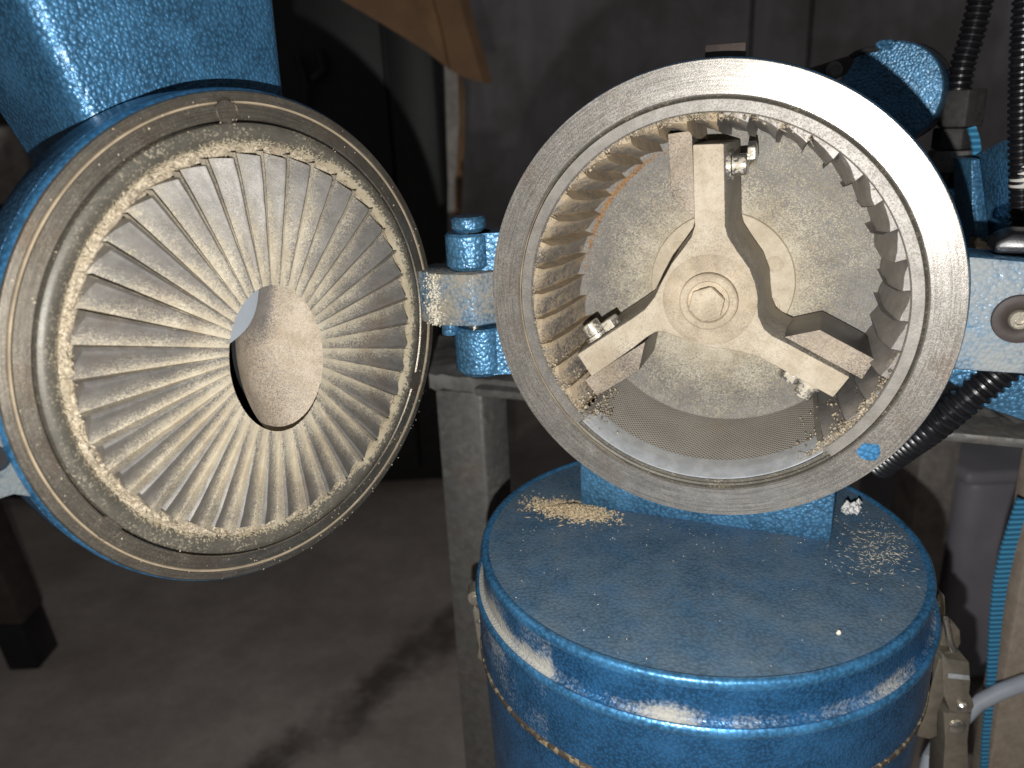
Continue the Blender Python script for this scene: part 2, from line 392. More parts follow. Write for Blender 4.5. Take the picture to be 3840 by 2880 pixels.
# housing body
b = MB()
b.lathe([(.1004, -.006), (.1004, -.014), (.098, -.017), (.094, -.022), (.094, -.078), (.088, -.084), (.03, -.086), (.0, -.086)], n=160)
b.lathe([(.1004, -.006), (.085, -.006)], n=160)
housing = part(b, 'housing', 'blue', mill, FH)
b = MB()
b.lathe([(.1003, -.0062), (.1003, -.0030), (.1000, -.0016), (.0996, -.0010)], n=200); b.build('painted_edge', 'blue_edge', housing)
b = MB(); b.lathe([(.0998, -.0012), (.0994, 0), (.0867, 0), (.0861, -.0009)], n=200)
b.build('flange', 'flange', housing)
b = MB(); rows = []
for i in range(121):
    a = R(142 + 104 * i / 120); wd = .00055 * (math.sin(math.pi * i / 120) ** .5) * (.75 + .35 * noise.noise(Vector((i * .13, 2, 0)))) + .00002
    rows.append([(q * math.cos(a), q * math.sin(a), z) for q, z in ((.0856 + wd, -.0009), (.0856, -.0003), (.0856 - wd, -.0009))])
b.grid(rows); b.build('meal_line', 'line', housing)
b = MB(); b.lathe([(.0861, -.0009), (.0856, -.0016), (.0851, -.0009)], n=200); b.build('groove', 'seal', housing)
b = MB()
b.lathe([(.0851, -.0012), (.0847, -.0005), (.0836, -.0006), (.0803, -.0007), (.0797, -.0014), (.0796, -.0030), (.0796, -.006)], 311.8, 586.2, n=180)
b.build('inner_ring', 'inner', housing)
b = MB(); b.lathe([(.0838, -.006), (.0838, -.0535), (.0, -.0535)], n=128); b.build('chamber_shell', 'back', housing)
# back wall
b = MB(); rows = []
for i in range(24):
    r_ = .0745 * i / 23 + .0005
    rows.append([(r_ * math.cos(2 * math.pi * k / 96), r_ * math.sin(2 * math.pi * k / 96), -.0525 + .0012 * max(0, (r_ - .066) / .008)) for k in range(96)])
b.grid(rows, True)
def back_dust(co):
    r_ = math.hypot(co.x, co.y); a = math.degrees(math.atan2(co.y, co.x)) % 360
    d = .52 * max(0, min(1, 1 - (r_ - .032) / .032)) ** 1.2
    if 10 < a < 75 and r_ > .056: d += .10
    if 200 < a < 330: d += .06
    return d
b.build('back_plate', 'back', housing, dust=back_dust)
b = MB(); b.lathe([(.0345, -.0524), (.0340, -.0508), (.0322, -.0505), (.0, -.0505)], n=96)
collar = b.build('collar', 'collar', housing)
for a in (22, 82, 142, 202, 262, 337):
    b = MB(); cx, cy = .0262 * math.cos(R(a)), .0262 * math.sin(R(a))
    n = 20
    b.grid([[(cx + q * math.cos(2 * math.pi * k / n), cy + q * math.sin(2 * math.pi * k / n), z) for k in range(n)] for q, z in ((.0040, -.0506), (.0038, -.0500), (.0031, -.0500), (.0028, -.0504), (.0002, -.0504))], True)
    b.build('plug', 'collar', housing)

# liner teeth: ratchet grooves that taper in towards the back
liner = MB(); liner.lathe([(.0846, -.0062), (.0846, -.052)], n=96); liner = part(liner, 'liner_ring', 'tooth', mill, FH)
def tooth(k, a0):
    b = MB(); n = 7; zs = (-.0022, -.004, -.010, -.018, -.028, -.038, -.047, -.052)
    rnd = random.Random(k); j = [rnd.uniform(-.0005, .0005) for _ in range(4)]
    rows = []; outer = []
    def rr(t, z):
        q = (z + .002) / -.05
        f = min(1, max(0, (-z - .002) / .014)); hi = .0799 - .0072 * q + j[0]; lo = .0760 - .0032 * f - .0030 * q + j[1] * 1.6
        s = t ** 1.15 if t < .75 else t ** 1.15 - .10 * math.sin(math.pi * (t - .75) / .25)
        return lo + (hi - lo) * s
    for z in zs:
        row = []
        for i in range(n + 1):
            t = i / n; a = R(a0 + 9 * t); r_ = rr(t, z) + .0009 * noise.noise(Vector((k * 3.1 + t * 2, z * 260, 1)))
            if z == zs[0]: r_ += .0006
            row.append((r_ * math.cos(a), r_ * math.sin(a), z))
        row.append(((rr(0, z) - .0012) * math.cos(R(a0 + 9.02)), (rr(0, z) - .0012) * math.sin(R(a0 + 9.02)), z))
        rows.append(row)
    b.grid(rows)
    fr = rows[0][:n + 1]; o = [(.0815 * math.cos(R(a0 + 9 * i / n)), .0815 * math.sin(R(a0 + 9 * i / n)), zs[0] - .0002) for i in range(n + 1)]
    b.grid([o, fr])
    def dd(co):
        r_ = math.hypot(co.x, co.y); a = (math.degrees(math.atan2(co.y, co.x)) - a0) % 360
        left = .08 if 85 < a0 % 360 < 232 else -.24
        edge = .2 if (a < 1.4 or a > 8.8) and left > 0 else 0
        return left + edge + .14 * math.exp(-((co.z + .004) / .006) ** 2) + .22 * noise.noise(Vector((co.x * 150, co.y * 150, co.z * 110)))
    o = b.build('tooth', 'tooth', liner, dust=dd, sharp=28)
for k in range(40):
    a0 = 313.5 + 9 * k
    if a0 + 9 > 313.5 + 272.5 + .1: break
    tooth(k, a0)
# sieve segment
b = MB(); rows = []; uvs = []
A0, A1 = 226.5, 311.5
prof = [(.0786, -.0085), (.0782, -.0135), (.0774, -.0165), (.0757, -.026), (.0738, -.036), (.0722, -.045), (.0712, -.052)]
for r_, z in prof:
    rows.append([(r_ * math.cos(R(A0 + (A1 - A0) * i / 64)), r_ * math.sin(R(A0 + (A1 - A0) * i / 64)), z) for i in range(65)])
b.grid(rows); sv = part(b, 'sieve', 'screen', mill, FH, fix=False)
uvl = sv.data.uv_layers.new(name='UVMap')
for lp in sv.data.loops:
    c = sv.data.vertices[lp.vertex_index].co
    uvl.data[lp.index].uv = (math.atan2(c.y, c.x) % (2 * math.pi) * .075, -c.z * 1.03)
b = MB(); b.lathe([(.0819, -.0040), (.0819, -.0018), (.0815, -.0010), (.0810, -.0010), (.0786, -.0060), (.0783, -.0075), (.0779, -.0145), (.0800, -.0145)], A0 + .3, A1 - .8, n=96)
b.build('sieve_frame', 'bright', sv)
for a, wd in ((A0 - .6, 1.0), (A1 + .2, 1.3)):
    b = MB(); rows = []
    for r_, z in ((.0835, -.002), (.0775, -.002), (.0745, -.016), (.0725, -.034), (.0705, -.052)):
        rows.append([(q * math.cos(R(a + d)), q * math.sin(R(a + d)), z) for d, q in ((-wd, r_ + .003), (-wd * .8, r_), (wd * .8, r_), (wd, r_ + .003))])
    b.grid(rows); b.build('end_bar', 'inner', sv)
b = MB(); b.lathe([(.0856, -.0020), (.0846, -.0026), (.0836, -.0016), (.0822, -.0018), (.0820, -.0075), (.0845, -.0078)], n=160); b.build('gap_ring', 'seal', housing)

# paint spot and stains left on the flange
def blob(cx, cy, rx, ry, z, seed):
    mb = MB(); n = 28; vs = []
    for k in range(n):
        a = 2 * math.pi * k / n; q = 1 + .35 * noise.noise(Vector((math.cos(a) * 1.6, math.sin(a) * 1.6, seed)))
        vs.append((cx + rx * q * math.cos(a), cy + ry * q * math.sin(a), z))
    mb.add(vs, [tuple(range(n))]); return mb
blob(.0710, -.0590, .0046, .0040, .0003, 1).build('paint_spot', 'blue_edge', housing, fix=False)
# rotor
OUT = [(.0035, .0671), (-.0094, .0670), (-.0078, .0375), (-.0074, .0330), (-.0088, .0280), (-.0125, .0225), (-.0172, .0160), (-.0215, .0075), (-.0245, .0005), (-.0290, -.0056), (-.0348, -.0102),
       (-.0622, -.0300), (-.0549, -.0408), (-.0345, -.0248), (-.0280, -.0190), (-.0236, -.0160), (-.0190, -.0160), (-.0125, -.0184), (-.0058, -.0208), (.0015, -.0218), (.0069, -.0222), (.0150, -.0230), (.0220, -.0246), (.0300, -.0284),
       (.0550, -.0410), (.0609, -.0310), (.0346, -.0178), (.0278, -.0146), (.0242, -.0116), (.0216, -.0062), (.0205, .0005), (.0196, .0080), (.0166, .0150), (.0110, .0225), (.0070, .0285), (.0056, .0330)]
def offset(pts, d):
    n = len(pts); out = []
    for i in range(n):
        p, a, c = Vector(pts[i]), Vector(pts[i - 1]), Vector(pts[(i + 1) % n])
        n1 = Vector((p.y - a.y, a.x - p.x)).normalized(); n2 = Vector((c.y - p.y, p.x - c.x)).normalized()
        m = n1 + n2; m /= max(.5, m.dot(n1)); out.append(tuple(p + m * d))
    return out
bk_ = offset(OUT, .0030); n = len(OUT)
for i, d in ((0, (.0028, 0)), (1, (0, 0)), (11, (-.0017, .0024)), (12, (0, 0)), (24, (0, 0)), (25, (.0014, .0026))):
    bk_[i] = (OUT[i][0] + d[0], OUT[i][1] + d[1])          # cast sides with draft: wider at the back
b = MB(); b.add([(x, y, -.0475) for x, y in bk_] + [(x, y, -.0135) for x, y in OUT], [tuple(range(n))[::-1], tuple(range(n, 2 * n))] + [(i, (i + 1) % n, n + (i + 1) % n, n + i) for i in range(n)])
rotor = part(b, 'rotor', 'rotor', mill, FH, bevel=.0007, sharp=40)
b = MB(); b.lathe([(.0208, -.01355), (.0200, -.0131), (.0180, -.0128), (.0130, -.0126), (.0129, -.0128)], n=80); b.build('hub_boss', 'hub', rotor)
b = MB(); b.lathe([(.0129, -.0122), (.0127, -.0103), (.0120, -.0097), (.0096, -.0095), (.0092, -.0099)], n=80)
b.build('washer', 'hub', rotor)
b = MB(); n = 6; c0 = (-.0004, -.0008)
hexp = [(c0[0] + 0.0082 * math.cos(R(60 * k + 18)), c0[1] + .0082 * math.sin(R(60 * k + 18))) for k in range(6)]
b.prism(hexp, -.0122, -.0083)
hb = b.build('hub_bolt', 'hub', rotor, bevel=.0006)
b = MB(); b.lathe([(.0096, -.0098), (.0088, -.0114), (.0070, -.0114)], n=48); b.build('bolt_seat', 'hub', rotor)
b = MB()
for k in range(7):
    a = R(40 + 38 * k); b.lump((c0[0] + .0048 * math.cos(a), c0[1] + .0048 * math.sin(a), -.0083), .0011, .5)
b.build('head_mark', 'rotor', rotor)
for k in range(3):
    a = R((94, 215.6, 333)[k]); off = (-.0018, -.0061, -.0055)[k] + .0066
    bl = MB()
    bl.prism(rotz([(.0732, off + .0002), (.0728, off + .0105), (.0470, off + .0105), (.0360, off + .0002)], a), -.0490, -.0150)
    blade = bl.build('blade', 'blade', rotor, bevel=.0005)
    # cap screw on the trailing side
    ux, uy = math.cos(a), math.sin(a); px, py = uy, -ux
    sh = (.0018, .0061, .0055)[k]
    def at(r_, s, z): return Vector((ux * r_ + px * (s + sh), uy * r_ + py * (s + sh), z))
    bo = MB(); bo.tube([at(.0570, .0066, -.0225), at(.0570, .0085, -.0225)], .0062, 24)
    bo.build('spacer', 'bolt', rotor)
    bo = MB(); bo.tube([at(.0570, .0086, -.0225), at(.0570, .0088, -.0225), at(.0570, .0146, -.0225), at(.0570, .0150, -.0225)], lambda i: (.0040, .0046, .0046, .0042)[i], 24)
    bo.build('bolt', 'bolt', rotor, sharp=30)
    bo = MB(); bo.tube([at(.0610, .0145, -.0290), at(.0610, .0180, -.0290)] if k == 0 else [at(.0480, .0066, -.0225), at(.0480, .0115, -.0225)], .0052, 6)
    bo.build('nut', 'bolt', rotor, bevel=.0004)

# meal and chaff clinging in the chamber
b = MB()
for _ in range(900):
    a = random.choice((random.gauss(150, 28), random.gauss(205, 18), random.uniform(60, 130), random.gauss(318, 9)))
    if 233 < a % 360 < 306: continue
    r_ = random.gauss(.0796, .0009); q = random.uniform(.0002, .0007)
    b.lump((r_ * math.cos(R(a)), r_ * math.sin(R(a)), -.0018 + random.uniform(-.0012, .0006)), q, .7)
for _ in range(140):
    a = random.choice((random.uniform(85, 215), random.gauss(315, 8), random.uniform(60, 110)))
    r_ = random.uniform(.077, .0805)
    b.sliver((r_ * math.cos(R(a)), r_ * math.sin(R(a)), -.0012), (random.uniform(-1, 1), random.uniform(-1, 1), random.uniform(-.3, .3)), random.uniform(.0008, .0022), .00022, .0002)
for _ in range(500):
    a = random.choice((random.gauss(215, 7), random.gauss(226, 3), random.gauss(318, 7)))
    z = random.uniform(-.035, -.003); r_ = .0790 + z * .14 - random.uniform(0, .002)
    b.lump((r_ * math.cos(R(a)), r_ * math.sin(R(a)), z), random.uniform(.0003, .0011))
for _ in range(1500):
    a = random.choice((random.gauss(323, 9), random.gauss(323, 9), random.gauss(214, 8), random.gauss(95, 16)))
    if 227 < a % 360 < 310: continue
    z = -.0015 - abs(random.gauss(0, .0035)); r_ = .0797 + z * .10 - abs(random.gauss(0, .0008))
    b.lump((r_ * math.cos(R(a)), r_ * math.sin(R(a)), z), random.uniform(.0003, .0011))
part(b, 'chamber_meal', 'cake', mill, FH, kind='stuff', sharp=80)
b = MB()
for _ in range(700):
    a = random.gauss(143, 15); r_ = random.gauss(.0688, .0007)
    b.lump((r_ * math.cos(R(a)), r_ * math.sin(R(a)), -.0520), random.uniform(.0002, .0007), .6)
part(b, 'rust_crust', 'rust_crumb', mill, FH, kind='stuff', sharp=80)

# outlet neck under the chamber
b = MB(); b.prism([(-.0665, -.1205), (.0605, -.1205)] + [(.0935 * math.sin(R(t)), -.0935 * math.cos(R(t))) for t in (40.3, 30, 20, 10, 0, -10, -20, -30, -40, -45.3)], -.085, -.0275)
part(b, 'outlet_neck', 'blue', mill, FH, bevel=.002)
# lug with socket screw on the latch side
b = MB()
b.prism([(.085, .0225), (.101, .0225), (.118, .0212), (.150, .0212), (.150, -.024), (.098, -.0245), (.088, -.03)], -.034, -.0125)
lug = part(b, 'latch_lug', 'blue_lug', mill, FH, bevel=.002)
c = (.1192, -.0015)
def ring(b, cx, cy, prof, n=40):
    b.grid([[(cx + q * math.cos(2 * math.pi * k / n), cy + q * math.sin(2 * math.pi * k / n), z) for k in range(n)] for q, z in prof], True)
b = MB(); ring(b, c[0], c[1], [(.0098, -.0123), (.0094, -.0112), (.0078, -.0108), (.0052, -.0112), (.0040, -.0122)]); b.build('screw_seat', 'dark_brown', lug)
b = MB(); ring(b, c[0], c[1], [(.0042, -.0122), (.0040, -.0106), (.0034, -.0100), (.0020, -.0100), (.0018, -.0118), (.0001, -.0118)], 30); b.build('socket_screw', 'latch', lug)
b = MB(); b.prism([(.094, -.0275), (.160, -.0285), (.160, -.062), (.118, -.050), (.098, -.036)], -.075, -.040)
part(b, 'bracket_foot', 'blue', mill, FH, bevel=.003)
# dark guard above the lug and blue web behind it
b = MB(); b.prism([(.108, .0222), (.150, .0222), (.150, .0300), (.114, .0305), (.108, .027)], -.040, -.020)
part(b, 'guard', 'black_plastic', mill, FH, bevel=.002)
b = MB(); b.box((-.007, .094, -.026), (.0095, .1062, -.022)); part(b, 'clear_tab', 'clear', mill, FH, bevel=.0006)

# ------------------------------------------------------------------ hinge
hx, hy = -.0175, .383
hz = lambda v: aty(1020, v, hy).z
def knuckle(v0, v1, r_, cx=hx):
    b = MB(); z0, z1 = hz(v1), hz(v0); n = 40
    b.grid([[(cx + q * math.cos(2 * math.pi * k / n), hy + q * math.sin(2 * math.pi * k / n), z) for k in range(n)] for q, z in ((.0001, z0), (r_ - .002, z0), (r_, z0 + .002), (r_, z1 - .0012), (r_ - .0012, z1), (.0001, z1))], True)
    return b
b = knuckle(500, 578, .0118)
b.box((hx, hy - .0085, hz(578)), (hx + .020, hy + .0085, hz(500)))
part(b, 'hinge_knuckle', 'blue', mill)
b = knuckle(700, 800, .0135, hx + .003)
b.box((hx, hy - .011, hz(797)), (hx + .021, hy + .011, hz(703)))
part(b, 'hinge_knuckle', 'blue', mill)
b = knuckle(467, 500, .0082); b.tube([(hx, hy, hz(760)), (hx, hy, hz(480))], .0042, 20)
pin = part(b, 'hinge_pin', 'pin', mill)
b = knuckle(466, 499, .0085); b.build('pin_cap', 'blue', pin, Matrix.Translation(Vector(mill.location) - Vector(mill.location)))

# ------------------------------------------------------------------ door
b = MB()
b.lathe([(.1006, -.0065), (.1006, -.022), (.098, -.026), (.090, -.034), (.0, -.034)], n=160)
b.lathe([(.1006, -.0065), (.086, -.0065)], n=160)
door = part(b, 'door', 'blue_hopper', mill, FD)
b = MB(); b.lathe([(.1005, -.0067), (.1006, -.0042), (.1002, -.0024), (.0995, -.0014)], n=220); b.build('painted_edge', 'blue_edge', door)
b = MB(); b.lathe([(.0996, -.0018), (.0990, -.0005), (.0962, -.0002), (.0956, -.0006)], n=220); b.build('outer_rim', 'flange_door', door)
b = MB(); b.lathe([(.0958, -.0008), (.0955, .0001), (.0950, .0002), (.0947, -.0004)], n=220); b.build('meal_line', 'line', door)
b = MB(); b.lathe([(.0948, -.0004), (.0944, .0001), (.0893, .0006), (.0888, .0002), (.0887, -.004)], n=220); b.build('flange', 'flange_door', door)
b = MB(); b.lathe([(.0882, -.004), (.0881, -.0002), (.0876, .0010), (.0862, .0018), (.0846, .0019), (.0828, .0014), (.0815, .0004), (.0805, -.0006), (.0770, -.0010)], n=220)
def seal_d(co):
    r_ = math.hypot(co.x, co.y); a = math.degrees(math.atan2(co.y, co.x)) % 360
    d = .35 * max(0, (.0828 - r_) / .003)
    if a < 60 or a > 300: d += .30 * max(0, (.0850 - r_) / .003)
    return d
b.build('seal_ring', 'seal', door, dust=seal_d)
for (u, v) in ((487, 241), (233, 1139), (893, 822)):
    d = ray(u, v); n = FD.col[2].to_3d(); C = FD.translation
    t = ((C - CAMP).dot(n)) / d.dot(n); pl = FD.inverted() @ (CAMP + d * t)
    b = MB(); ring(b, pl.x, pl.y, [(.0050, .0006), (.0047, -.0006), (.0044, .0005), (.0040, .0009), (.0002, .0010)], 28)
    b.build('dowel', 'flange_door', door)
# ribs round the oval inlet
HX, HY, RX, RY = .0008, -.0052, .0226, .0312
def inlet_r(a):
    dx, dy = math.cos(a), math.sin(a)      # ray from disc centre to the oval
    A = (dx / RX) ** 2 + (dy / RY) ** 2; B = -2 * (dx * HX / RX ** 2 + dy * HY / RY ** 2); Cc = (HX / RX) ** 2 + (HY / RY) ** 2 - 1
    return (-B + math.sqrt(B * B - 4 * A * Cc)) / (2 * A)
def surf(a, r_):
    ri = inlet_r(a); t = max(0, min(1, (r_ - ri) / (.0765 - ri)))
    return .0058 - .0040 * t
for k in range(40):
    rnd = random.Random(100 + k); a0 = 3.2 + 9 * k; b = MB(); rows = []; NA, NR = 14, 24
    H = .0058 * rnd.uniform(.92, 1.08); dusty_k = rnd.uniform(-.09, .09)
    for i in range(NR + 1):
        row = []
        for j in range(NA + 1):
            t = j / NA; a = R(a0 + 9 * t); ri = inlet_r(a) - .0002
            ro = .0752 + .0022 * t
            r_ = ri + (ro - ri) * i / NR
            amp = H * min(1, (i / NR) * 1.15 + .03)
            prof = .72 + .28 * math.sin(math.pi / 2 * t / .17) if t < .17 else (1 - (t - .17) / .83) ** 1.4 + .16 * t * t - .005
            z = surf(a, r_) + amp * (prof - .35) + .00025 * noise.noise(Vector((r_ * 320, a * 30, k)))
            row.append((r_ * math.cos(a), r_ * math.sin(a), z))
        a = R(a0 + 9); q = row[-1]; zz = surf(a, r_) + amp * (1 - .35)
        row.append((q[0], q[1], zz))
        rows.append(row)
    b.grid(rows)
    b.grid([[(p[0] * 1.004, p[1] * 1.004, -.004) for p in rows[-1]], rows[-1]])
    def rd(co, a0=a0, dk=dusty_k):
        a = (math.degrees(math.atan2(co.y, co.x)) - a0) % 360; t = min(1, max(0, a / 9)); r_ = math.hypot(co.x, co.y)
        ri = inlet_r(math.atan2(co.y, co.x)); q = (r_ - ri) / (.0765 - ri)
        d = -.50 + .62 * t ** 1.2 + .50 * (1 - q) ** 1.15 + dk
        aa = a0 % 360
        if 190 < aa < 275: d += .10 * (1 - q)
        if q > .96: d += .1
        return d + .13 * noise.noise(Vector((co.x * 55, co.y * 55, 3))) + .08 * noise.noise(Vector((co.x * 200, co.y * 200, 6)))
    b.build('rib', 'rib', door, dust=rd, sharp=30)
# caked meal ring between ribs and seal
b = MB(); rows = []; NN = 720
def cake_h(a, q):
    ad = math.degrees(a) % 360
    wgt = .10 + .90 * max(0, math.cos(R(ad - 205))) + (.4 if 60 < ad < 130 else 0)
    h = noise.noise(Vector((math.cos(a) * 9, math.sin(a) * 9, q * 2))) + .6 * noise.noise(Vector((math.cos(a) * 40, math.sin(a) * 40, q * 6 + 7))) + .4 * noise.noise(Vector((math.cos(a) * 110, math.sin(a) * 110, q * 9)))
    return max(-.6, (h + .25) * wgt * max(.1, 1 + 1.6 * noise.noise(Vector((math.cos(a) * 3, math.sin(a) * 3, 31)))))
for q in range(7):
    s = q / 6; row = []
    for i in range(NN):
        a = 2 * math.pi * i / NN; e = 4 * s * (1 - s)
        h = cake_h(a, s)
        wob = .0006 * noise.noise(Vector((math.cos(a) * 20, math.sin(a) * 20, 4)))
        r_ = .0757 + .0052 * s + wob
        row.append((r_ * math.cos(a), r_ * math.sin(a), -.0012 + .0030 * e * (h + .25)))
    rows.append(row)
b.grid(rows, True); b.build('meal_cake', 'cake', door, kind='stuff', sharp=60)
b = MB()
for _ in range(800):
    a = random.gauss(195, 45) if random.random() < .75 else random.uniform(0, 360)
    if noise.noise(Vector((math.cos(R(a)) * 4, math.sin(R(a)) * 4, 17))) < random.uniform(-.35, .15): continue
    r_ = random.gauss(.0788, .0012); b.lump((r_ * math.cos(R(a)), r_ * math.sin(R(a)), .0002 + random.uniform(-.001, .0008)), random.uniform(.0002, .0009), .7)
for _ in range(160):
    a = random.uniform(0, 360); r_ = random.gauss(.0785, .0018)
    b.sliver((r_ * math.cos(R(a)), r_ * math.sin(R(a)), .001), (random.uniform(-1, 1), random.uniform(-1, 1), random.uniform(-.3, .3)), random.uniform(.0007, .002), .00022, .0002)
for _ in range(260):
    a = random.choice((random.uniform(0, 360), random.gauss(300, 25))); r_ = random.uniform(.082, .0995)
    b.lump((r_ * math.cos(R(a)), r_ * math.sin(R(a)), .0006 if r_ > .089 else .0012), random.uniform(.00015, .0005), .6)
b.build('chaff', 'crumb_dull', door, kind='stuff', sharp=80)
# inlet chute: oval bowl bending up behind the disc
b = MB(); rows = []; NS = 64
for i in range(15):
    s = i / 14
    row = []
    for k in range(NS):
        a = 2 * math.pi * k / NS
        sh = math.cos(s * math.pi / 2) ** .55 if s < 1 else 0.0
        x = HX + .0088 + .0220 * math.cos(a) * (1 - s); y = HY + .040 * math.sin(a) * (1 - s)
        row.append((x, y, -.0035 - .014 * (1 - (1 - s) ** 2)))
    rows.append(row)
b.grid(rows, True)
def chd(co):
    d = .24
    if co.y > HY: d -= .5 * min(1, (co.y - HY) / .014) * (1 if co.x < HX + .010 else max(0, 1 - (co.x - HX - .010) / .006))
    return d + .07 * noise.noise(Vector((co.x * 60, co.y * 60, 9)))
b.build('inlet_chute', 'chute', door, dust=chd)
b = MB(); b.lathe([(.055, -.0322), (.055, -.0310), (.0001, -.0310)], n=48); b.build('gap_shade_disc', 'shade_black', door)  # black disc added inside the door so the chute gap reads dark
# bare plate showing at the upper left of the inlet
b = MB(); rows = []
pl = []
for k in range(17):
    a = R(95 + 65 * k / 16); pl.append((HX + RX * .985 * math.cos(a), HY + RY * .985 * math.sin(a)))
inn = []
for k in range(17):
    t = k / 16; p0 = Vector(pl[-1]); p1 = Vector(pl[0]); m = p0.lerp(p1, t); nrm = Vector((p1.y - p0.y, -(p1.x - p0.x))).normalized()
    inn.append(tuple(m + nrm * (.0045) * math.sin(math.pi * t)))
b.prism(pl + inn[1:-1], .0008, .0028); b.build('chute_plate', 'brushed', door)
# hopper on the door's back, feeding the inlet
b = MB()
zf, zb = -.0265, -.095
fr = [(-.0325, .055), (.0455, .055), (.0515, .25), (-.0880, .25)]
bk = [(-.0325, .060), (.043, .060), (.05, .25), (-.106, .25)]
b.add([(x, y, zf) for x, y in fr] + [(x, y, zb) for x, y in bk], [(0, 1, 2, 3), (7, 6, 5, 4), (0, 3, 7, 4), (1, 5, 6, 2), (0, 4, 5, 1), (3, 2, 6, 7)])
b.build('hopper', 'blue_hopper', door, bevel=.007, seg=5)
# ear on the free side with a bolt hole
hl = [(-.1030 + .0044 * math.cos(R(-15 * k)), -.0128 + .0044 * math.sin(R(-15 * k))) for k in range(24)]
outl = [(-.090, -.0128), (-.090, .0022), (-.106, .0015), (-.135, .001), (-.135, -.0255), (-.101, -.0262), (-.090, -.033), (-.090, -.01282)]
hl2 = hl[1:] + [(hl[0][0], hl[0][1] + .00002)]
b = MB(); b.prism(outl + [(hl[0][0], hl[0][1] - .00002)] + hl2, -.022, -.0045)
ear = b.build('door_ear', 'ear', door)
b = MB(); b.lathe([(.0044, -.0062), (.0001, -.0062)], n=24); b.v = [(x - .1030, y - .0128, z) for x, y, z in b.v]; b.build('hole_shade_disc', 'shade_black', door)  # black disc set in the hole, painting its depth dark
# hinge block on the door
Xi = FD.inverted()
b = MB(); z0, z1 = hz(690), hz(580)
pp = [Xi @ Vector((x, y, z0)) for x, y in ((hx - .0165, hy - .010), (hx + .0005, hy - .0150), (hx + .012, hy - .010), (hx + .012, hy + .012), (hx - .02, hy + .02), (hx - .030, hy + .004))]
b.extr(pp, (0, z1 - z0, 0)); hb_ = b.build('hinge_block', 'blue_dusty', door, bevel=.0012)
b = MB(); c_ = Xi @ Vector((hx - .012, hy - .004, 0)); zz = hz(715) - FD.translation.z
b.tube([(c_.x, zz, c_.z), (c_.x, zz + .012, c_.z)], .0042, 20); b.build('stop_peg', 'blue', door, bevel=.0006)
b = MB()
for _ in range(420):
    x = hx - .0185 + random.gauss(0, .0022); z = random.uniform(z0, z1)
    f = (x - (hx - .0165)) / .017
    y = hy - .0102 - .005 * f if f > 0 else hy - .0100 - .0135 * f * -1 * -1
    q = Xi @ Vector((x, y, z)); b.lump(q, random.uniform(.0002, .0008), .8)
b.build('hinge_meal', 'crumb_pale', door, kind='stuff', sharp=80)

# ------------------------------------------------------------------ canister
CX, CY, CZ = .0875, .3421, HC - .2034
CR = .1058
can = thing('collection_canister', (CX, CY, 0.10), 'round blue hammertone canister with dusty flat lid, clamped under the mill outlet', 'canister')
FC = Matrix.Translation((CX, CY, CZ))
b = MB()
b.lathe([(.0001, 0), (.03, 0), (.07, 0), (.1028, 0)], n=180)
lid = part(b, 'lid', 'blue_lid', can, FC)
b = MB(); b.lathe([(.1027, .0), (.1033, .0006), (.1043, .0010), (.1054, .0009), (.1062, .0003), (.1066, -.0009), (.1065, -.0024), (.1061, -.0034)], n=180); b.build('bead', 'blue_edge', lid)  # highlight on the rolled rim put in as a brighter blue
def skirt_d(co):
    r_ = math.hypot(co.x, co.y); a = math.degrees(math.atan2(co.y, co.x)) % 360
    d = -.10 + .36 * max(0, noise.noise(Vector((math.cos(R(a)) * 3, math.sin(R(a)) * 3, co.z * 30)))) + (.22 if 165 < a < 225 else 0)
    if -.0195 < co.z < -.0150: d += .30
    return d
b = MB(); b.lathe([(.1061, -.0033), (.1061, -.010), (.1061, -.0155), (.1064, -.0174), (.1074, -.0184), (.1085, -.0186)], n=240); b.build('skirt', 'blue_can', lid, dust=skirt_d)
b = MB(); b.lathe([(.1084, -.0187), (.1089, -.0182), (.1096, -.0181), (.1103, -.0188), (.1106, -.0202), (.1102, -.0220), (.1094, -.0232)], n=180); b.build('bead', 'blue_edge', lid)  # lower bead, its highlight likewise coloured in
b = MB(); b.lathe([(.1095, -.0231), (.1094, -.032), (.1094, -.042), (.1094, -.0515), (.1086, -.0525)], n=240); b.build('skirt', 'blue_can', lid, dust=skirt_d)
b = MB(); b.lathe([(.1086, -.0524), (.1099, -.0528), (.1101, -.0540), (.1097, -.0551), (.1080, -.0553)], n=180); part(b, 'gasket', 'gasket', can, FC)
b = MB(); b.lathe([(.1080, -.0553), (.1082, -.060), (.1075, -.085), (.1045, -.20), (.1035, -.29), (.10, -.295), (.0001, -.295)], n=160); part(b, 'body', 'blue_can', can, FC)
# toggle latch, right flank: seen edge-on
def sil(pts, Y, th):
    mb = MB(); mb.extr([aty(u, v, Y) for u, v in pts], (0, th, 0)); return mb
Z9 = lambda pts: [(1474.7 + x / 3.0, 1106 + y / 3.0) for x, y in pts]
lt = sil(Z9([(1500, 1450), (1610, 1130), (1660, 960), (1690, 940), (1700, 1180), (1655, 1300), (1650, 1450), (1600, 1475)]), .345, .022)
latch = part(lt, 'latch', 'latch', can, bevel=.0006)
def sub(mb, name, mat, par, root, **kw):
    return mb.build(name, mat, par, Matrix(), **kw)
def wsub(mb, name, mat, **kw):
    """sub-part whose points are in world coordinates under a part of the canister (part frames are root-relative)"""
    return mb.build(name, mat, latch, **kw)
wsub(sil(Z9([(1680, 945), (1700, 935), (1720, 950), (1860, 975), (1868, 1100), (1860, 1180), (1880, 1215), (1893, 1260), (1870, 1300), (1800, 1310), (1730, 1290), (1690, 1180)]), .344, .018), 'lever_head', 'latch', bevel=.0012)
